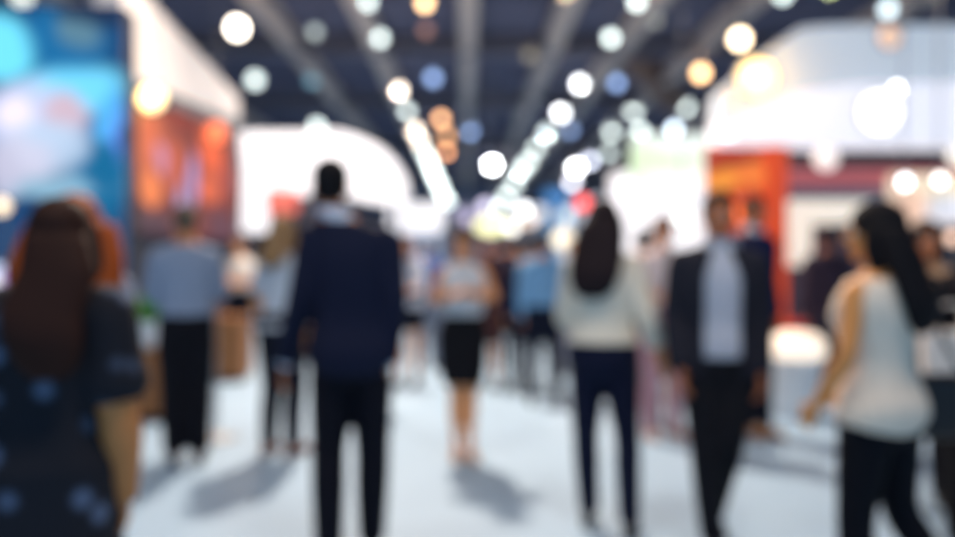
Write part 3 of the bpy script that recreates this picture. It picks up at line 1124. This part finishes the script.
e1, z1 = plinth(130, 178, 346, 7.3, 'low brown wooden plinth carrying the white plant pot')
plinth(212, 247, 316, 9.6, 'taller brown wooden plinth further back beside the aisle')
e = empty('potted_plant', (e1.location.x + .02, 7.2, z1))
tag(e, 'small bright green plant in a white pot on the wooden plinth', 'plant')
bm = bmesh.new()
lathe(bm, [(.075, 0), (.08, .01), (.11, .2), (.125, .22), (.12, .235), (.10, .225)], 28)
finish(bm, 'pot', m_white, e, smooth=True)
bm = bmesh.new()
lathe(bm, [(.105, .19), (.105, .215), (.02, .22)], 20)
finish(bm, 'soil', mat('dark_soil', (48, 36, 26), .95), e)
bm = bmesh.new()
rnd = random.Random(3)
for i in range(110):
    a = rnd.uniform(0, 2 * PI)
    el = rnd.uniform(.25, 1.4)
    L = rnd.uniform(.16, .34)
    dv = Vector((math.cos(a) * math.cos(el), math.sin(a) * math.cos(el), math.sin(el)))
    p = Vector((rnd.uniform(-.05, .05), rnd.uniform(-.05, .05), .2))
    mid = p + dv * L * .6
    tip = p + dv * L + Vector((0, 0, -.03))
    sd = dv.cross(Vector((0, 0, 1))).normalized() * .032
    v = [bm.verts.new(q) for q in (p - sd * .2, mid - sd, tip, mid + sd, p + sd * .2)]
    bm.faces.new(v)
finish(bm, 'foliage', mat('bright_leaf', (84, 150, 26), .5, var=.25), e)

# kiosk screen at the left edge
e = empty('kiosk_screen', (at(-2, 290, 4.6).x, 4.6, 0))
tag(e, 'small bright screen on a stand at the left frame edge', 'screen')
z = at(0, 285, 4.6).z
bm = bmesh.new()
box(bm, -.17, .055, -.02, .02, z - .13, z + .13, .01)
finish(bm, 'bezel', m_black, e)
bm = bmesh.new()
box(bm, -.155, .045, -.028, -.018, -.115, .115)
finish(bm, 'display', blobs('kiosk_picture', (206, 220, 248), [(0, .0, .05, .06, (255, 255, 255), 1), (.0, -.08, .05, .04, (190, 220, 90), .9), (.05, .06, .03, .06, (150, 90, 190), .8)], 1.3), e, (0, 0, z))
bm = bmesh.new()
tube(bm, [(-.06, .03, .03), (-.06, .03, z)], [.02, .02], n=10)
lathe(bm, [(.2, 0), (.2, .02), (.04, .04)], 24, (-.06, .03, 0))
finish(bm, 'stand', m_steel, e)

# ------------------------------------------------------------------ people placed in the hall
# printed dress cloth: pale blue flowers on navy
fl = bpy.data.materials.new('floral_cloth')
fl.use_nodes = True
nt = fl.node_tree
b = nt.nodes['Principled BSDF']
b.inputs['Roughness'].default_value = .85
tc = nt.nodes.new('ShaderNodeTexCoord')
vo = nt.nodes.new('ShaderNodeTexVoronoi')
vo.inputs['Scale'].default_value = 10.5
rp = nt.nodes.new('ShaderNodeValToRGB')
rp.color_ramp.elements[0].position = .15
rp.color_ramp.elements[0].color = lin((92, 106, 134))
rp.color_ramp.elements[1].position = .38
rp.color_ramp.elements[1].color = lin((6, 8, 24))
nt.links.new(tc.outputs['Object'], vo.inputs['Vector'])
nt.links.new(vo.outputs['Distance'], rp.inputs[0])
nt.links.new(rp.outputs[0], b.inputs['Base Color'])

D = math.radians
# facing: 0 = away from the camera, 180 = toward it, positive turns to the left of the picture
person(43, 2.2, 1.50, D(12), 'woman with long dark brown hair and navy floral dress, close at the left', 'f', skin=(196, 140, 100), hair=(50, 25, 18), hairstyle='long', hair_to=1.20,
       top=('dress', (12, 14, 34), dict(sleeve='short', hem=.52, off=.016)), floral=fl, arms={1: ((.20, -.02, 1.08), (.205, .03, .82))}, shoes=(30, 24, 24), build=1.05, stout=1.7, head_off=.05, hair_side=.06)
person(76, 3.0, 1.57, D(10), 'woman with orange-brown hair and pale blue blouse behind the floral dress', 'f', skin=(196, 130, 96), hair=(158, 72, 24), hairstyle='long', hair_to=1.06, hair_side=.0, hair_w=1.85,
       top=('blouse', (150, 166, 192), dict(sleeve='short')), bottom=('trousers', (20, 22, 34)))
person(186, 5.7, 1.71, D(18), 'man in grey-blue shirt and black trousers beside the wooden plinth', 'm', skin=(190, 140, 112), hair=(96, 84, 72), hairstyle='short',
       top=('shirt', (134, 148, 172), dict(off=.024, hem=.97)), bottom=('trousers', (14, 15, 24), 1.2), arms={1: ((.225, .06, 1.12), (.17, .24, 1.10)), -1: ((-.225, .04, 1.12), (-.16, .22, 1.06))},
       legs={1: ((.085, .02, .48), (.085, -.02, .085)), -1: ((-.085, .03, .48), (-.08, .0, .085))}, shoes=(70, 44, 40), build=.96)
person(240, 10.4, 1.63, D(165), 'woman in white top standing by the far wooden plinth', 'f', skin=(224, 178, 156), hair=(70, 46, 36), hairstyle='bun',
       top=('blouse', (224, 220, 214), dict(sleeve='short', hem=.95)), bottom=('trousers', (24, 26, 38)), arms={1: ((.2, .1, 1.12), (.06, .26, 1.18)), -1: ((-.2, .08, 1.12), (-.10, .26, 1.12))})
person(282, 5.9, 1.64, D(-20), 'woman with light brown hair and pale grey top beside the suited man', 'f', skin=(214, 164, 128), hair=(150, 118, 84), hairstyle='long', hair_to=1.34,
       top=('blouse', (196, 202, 212), dict(sleeve='short', hem=.9)), bottom=('trousers', (18, 22, 36)), arms={-1: ((-.22, .0, 1.12), (-.20, .12, .90))}, shoes=(120, 70, 56))
person(351, 3.8, 1.79, D(6), 'tall man seen from behind in a dark navy suit', 'm', skin=(176, 120, 96), hair=(16, 14, 18), hairstyle='short',
       top=('jacket', (20, 26, 50), dict(off=.026, hem=.80)), bottom=('trousers', (12, 14, 26), 1.08), extras=(('collar', (196, 208, 228)), ('cuff', (206, 216, 236))),
       arms={-1: ((-.235, -.03, 1.11), (-.305, .04, .86)), 1: ((.205, -.05, 1.11), (.175, -.03, .86))}, legs={1: ((.10, .03, .48), (.095, .06, .085)), -1: ((-.105, .02, .48), (-.10, -.08, .085))},
       head_off=-.085, shoes=(10, 10, 14), build=.90)
person(463, 5.75, 1.57, D(186), 'woman with folded arms in pale top and black skirt in mid-aisle', 'f', skin=(222, 168, 138), hair=(40, 26, 24), hairstyle='bun',
       top=('blouse', (206, 210, 216), dict(sleeve='none', hem=1.05, off=.02)), bottom=('skirt', (14, 15, 22), .55), arms={1: ((.215, .05, 1.18), (.02, .215, 1.24)), -1: ((-.225, .06, 1.19), (-.02, .175, 1.22))},
       legs={1: ((.05, .02, .48), (.045, -.02, .085)), -1: ((-.05, .02, .48), (-.05, .02, .085))}, shoes=(214, 158, 120), head_yaw=-.35, head_pitch=-.15, build=1.0)
person(543, 8.1, 1.61, D(-8), 'man in light blue shirt and dark trousers walking away down the aisle', 'm', skin=(190, 136, 110), hair=(26, 20, 20), hairstyle='short',
       top=('shirt', (118, 164, 204), dict(off=.022, hem=.95)), bottom=('trousers', (16, 22, 40)), legs={1: ((.11, .04, .48), (.13, .10, .085)), -1: ((-.10, .02, .48), (-.11, -.12, .085))}, shoes=(16, 18, 26))
person(603, 4.25, 1.645, D(-14), 'woman with long dark hair in a white blouse and navy jeans', 'f', skin=(214, 156, 124), hair=(34, 22, 26), hairstyle='long', hair_to=1.20, hair_side=-.05, hair_w=1.25,
       top=('blouse', (236, 226, 208), dict(sleeve='three', hem=.97, off=.034)), bottom=('trousers', (16, 22, 46),   .93), arms={1: ((.24, -.06, 1.10), (.34, .02, .80)), -1: ((-.21, .05, 1.10), (-.13, .2, 1.0))},
       legs={1: ((.13, .02, .48), (.15, -.10, .085)), -1: ((-.095, .03, .48), (-.08, .06, .085))}, shoes=(20, 18, 24), build=.95, stout=1.12)
person(718, 3.95, 1.66, D(174), 'man in an open dark suit jacket over a light blue shirt', 'm', skin=(186, 128, 104), hair=(20, 16, 18), hairstyle='short',
       top=('jacket', (34, 35, 46), dict(off=.024, hem=.80, open=.088, shirt=(184, 190, 204))), bottom=('trousers', (20, 21, 28), .95),
       legs={1: ((.075, .06, .48), (.045, .10, .085)), -1: ((-.05, .04, .49), (-.015, -.20, .11))}, arms={1: ((.212, -.02, 1.11), (.205, .10, .88)), -1: ((-.212, -.04, 1.11), (-.205, .03, .86))}, shoes=(24, 18, 18), build=.94)
person(753, 6.5, 1.83, D(200), 'tall man in navy jacket behind the man in the open jacket', 'm', skin=(176, 116, 92), hair=(22, 16, 16), hairstyle='short',
       top=('jacket', (18, 26, 66), dict(off=.03, hem=.80)), bottom=('trousers', (18, 20, 34)), extras=(('collar', (206, 212, 226)),), shoes=(176, 130, 96),
       legs={1: ((.07, .03, .48), (.06, .02, .085)), -1: ((-.08, .03, .48), (-.08, .05, .085))}, build=.82)
person(880, 3.0, 1.55, D(32), 'woman with long black hair in a white sleeveless top', 'f', skin=(214, 158, 112), hair=(18, 14, 18), hairstyle='long', hair_to=1.20, hair_side=.06,
       top=('vest', (240, 220, 200), dict(sleeve='none', hem=.80, off=.022, neck=1.41)), bottom=('trousers', (14, 14, 22), .92), arms={-1: ((-.225, -.02, 1.12), (-.215, .12, .92)), 1: ((.20, .10, 1.12), (.13, .24, .95))},
       legs={1: ((.17, .02, .48), (.30, -.12, .085)), -1: ((-.085, .04, .48), (-.07, .08, .085))}, lean=(-.03, .0), head_yaw=.5, shoes=(24, 20, 22), build=1.05)
person(926, 4.6, 1.56, D(165), 'woman in beige top with loose dark hair behind the sleeveless top', 'f', skin=(206, 140, 112), hair=(44, 26, 24), hairstyle='long', hair_to=1.3,
       top=('blouse', (206, 160, 124), dict(sleeve='short')), bottom=('trousers', (24, 22, 30)), arms={1: ((.2, .08, 1.14), (.07, .28, 1.14)), -1: ((-.2, .06, 1.12), (-.10, .28, 1.14))})
person(985, 3.8, 1.55, D(165), 'person in black with black hair cut off by the right frame edge', 'f', skin=(150, 96, 80), hair=(16, 12, 16), hairstyle='long', hair_to=1.1,
       top=('sweater', (20, 16, 24), dict(off=.03, hem=.80)), bottom=('trousers', (14, 13, 18), 1.1), arms={1: ((.25, .0, 1.13), (.31, .24, 1.24))})
person(644, 7.0, 1.60, D(10), 'person in dark navy jacket between white blouse and pink outfit', 'm', skin=(190, 130, 104), hair=(20, 16, 18), hairstyle='short',
       top=('jacket', (22, 28, 52), dict(off=.026, hem=.80)), bottom=('trousers', (20, 24, 40)))
person(663, 6.4, 1.68, D(190), 'woman in a pale pink top and dusty pink trousers', 'f', skin=(216, 164, 148), hair=(96, 62, 54), hairstyle='bun',
       top=('blouse', (226, 206, 204), dict(sleeve='short', hem=.97)), bottom=('trousers', (178, 136, 148)), arms={1: ((.2, .08, 1.12), (.07, .25, 1.08)), -1: ((-.2, .08, 1.12), (-.06, .25, 1.06))}, shoes=(180, 140, 130))
CR = 'distant crowd in the aisle'
person(372, 7.6, 1.60, D(20), 'woman in a dark red top half hidden by the navy suit', 'f', skin=(196, 140, 116), hair=(30, 18, 20), top=('blouse', (96, 30, 40), dict(sleeve='long')), bottom=('trousers', (20, 20, 32)), group=CR)
person(408, 9.2, 1.62, D(170), 'woman in a white shirt and black skirt right of the navy suit', 'f', skin=(214, 164, 142), hair=(50, 34, 32), hairstyle='bun', top=('blouse', (208, 212, 224), dict(sleeve='three')),
       bottom=('skirt', (18, 20, 30), .62), arms={1: ((.2, .08, 1.12), (.07, .25, 1.08)), -1: ((-.2, .08, 1.12), (-.06, .25, 1.06))}, group=CR)
person(428, 10.5, 1.62, D(0), 'man in a bright blue shirt left of the folded-arms woman', 'm', skin=(190, 140, 116), hair=(30, 24, 24), hairstyle='short', top=('shirt', (46, 96, 170), {}), bottom=('trousers', (120, 128, 146)), group=CR)
person(487, 9.0, 1.58, D(172), 'woman in a brown dress right of the folded-arms woman', 'f', skin=(200, 140, 112), hair=(40, 26, 24), hairstyle='bun', top=('dress', (84, 52, 52), dict(sleeve='short', hem=.5)), group=CR)
person(506, 9.6, 1.66, D(-6), 'man in a dark navy suit, second right of the folded-arms woman', 'm', skin=(204, 150, 124), hair=(24, 18, 20), hairstyle='short', top=('jacket', (22, 26, 50), dict(off=.03, hem=.80)),
       bottom=('trousers', (20, 24, 42)), group=CR)
person(524, 8.8, 1.58, D(12), 'man in a blackish blue suit left of the light blue shirt', 'm', skin=(214, 166, 146), hair=(28, 22, 24), hairstyle='short', top=('jacket', (26, 30, 56), dict(off=.03, hem=.80)),
       bottom=('trousers', (24, 26, 44)), group=CR)
person(572, 10.0, 1.58, D(185), 'woman in a cream jacket between light blue shirt and white blouse', 'f', skin=(220, 176, 150), hair=(90, 60, 46), hairstyle='bun', top=('jacket', (216, 206, 190), dict(off=.024, hem=.84)),
       bottom=('trousers', (150, 150, 164)), group=CR)
person(827, 7.9, 1.66, D(5), 'person in a dark plum jacket looking at the pale panel', 'm', skin=(120, 84, 80), hair=(34, 24, 32), hairstyle='short', top=('jacket', (52, 40, 54), dict(off=.03, hem=.80)),
       bottom=('trousers', (50, 46, 58)))

# ---- bag on the black-trousered woman's hip
hb = at(947, 392, 3.12)
e = empty('handbag', hb)
tag(e, 'black shoulder bag hanging beside the white sleeveless top', 'bag')
bm = bmesh.new()
box(bm, -.13, .10, -.05, .05, -.17, .07, .03)
b2 = fuse(bm, .01, 6)
finish(b2, 'body', mat('black_leather', (20, 17, 20), .4), e, smooth=True)
bm = bmesh.new()
tube(bm, [(-.11, 0, .05), (-.13, -.02, .20), (-.13, -.10, .40), (-.10, -.12, .41), (-.05, -.05, .22), (.07, 0, .05)], [.010] * 6, n=8)
finish(bm, 'strap', mat('black_strap', (18, 16, 18), .5), e, smooth=True)
# white carrier bag
hb = at(945, 367, 3.47)
e = empty('paper_bag', hb)
tag(e, 'white paper carrier bag at the right between two women', 'bag')
bm = bmesh.new()
prism(bm, [(-.10, -.17), (.10, -.17), (.11, .15), (-.11, .15)], -.05, .05)
finish(bm, 'body', mat('white_paper', (238, 226, 216), .6, var=.03), e)
bm = bmesh.new()
tube(bm, [(-.05, -.04, .14), (-.04, -.04, .25), (.04, -.04, .25), (.05, -.04, .14)], [.006] * 4, n=8)
finish(bm, 'handle', mat('cord_handle', (226, 214, 204), .7), e, smooth=True)
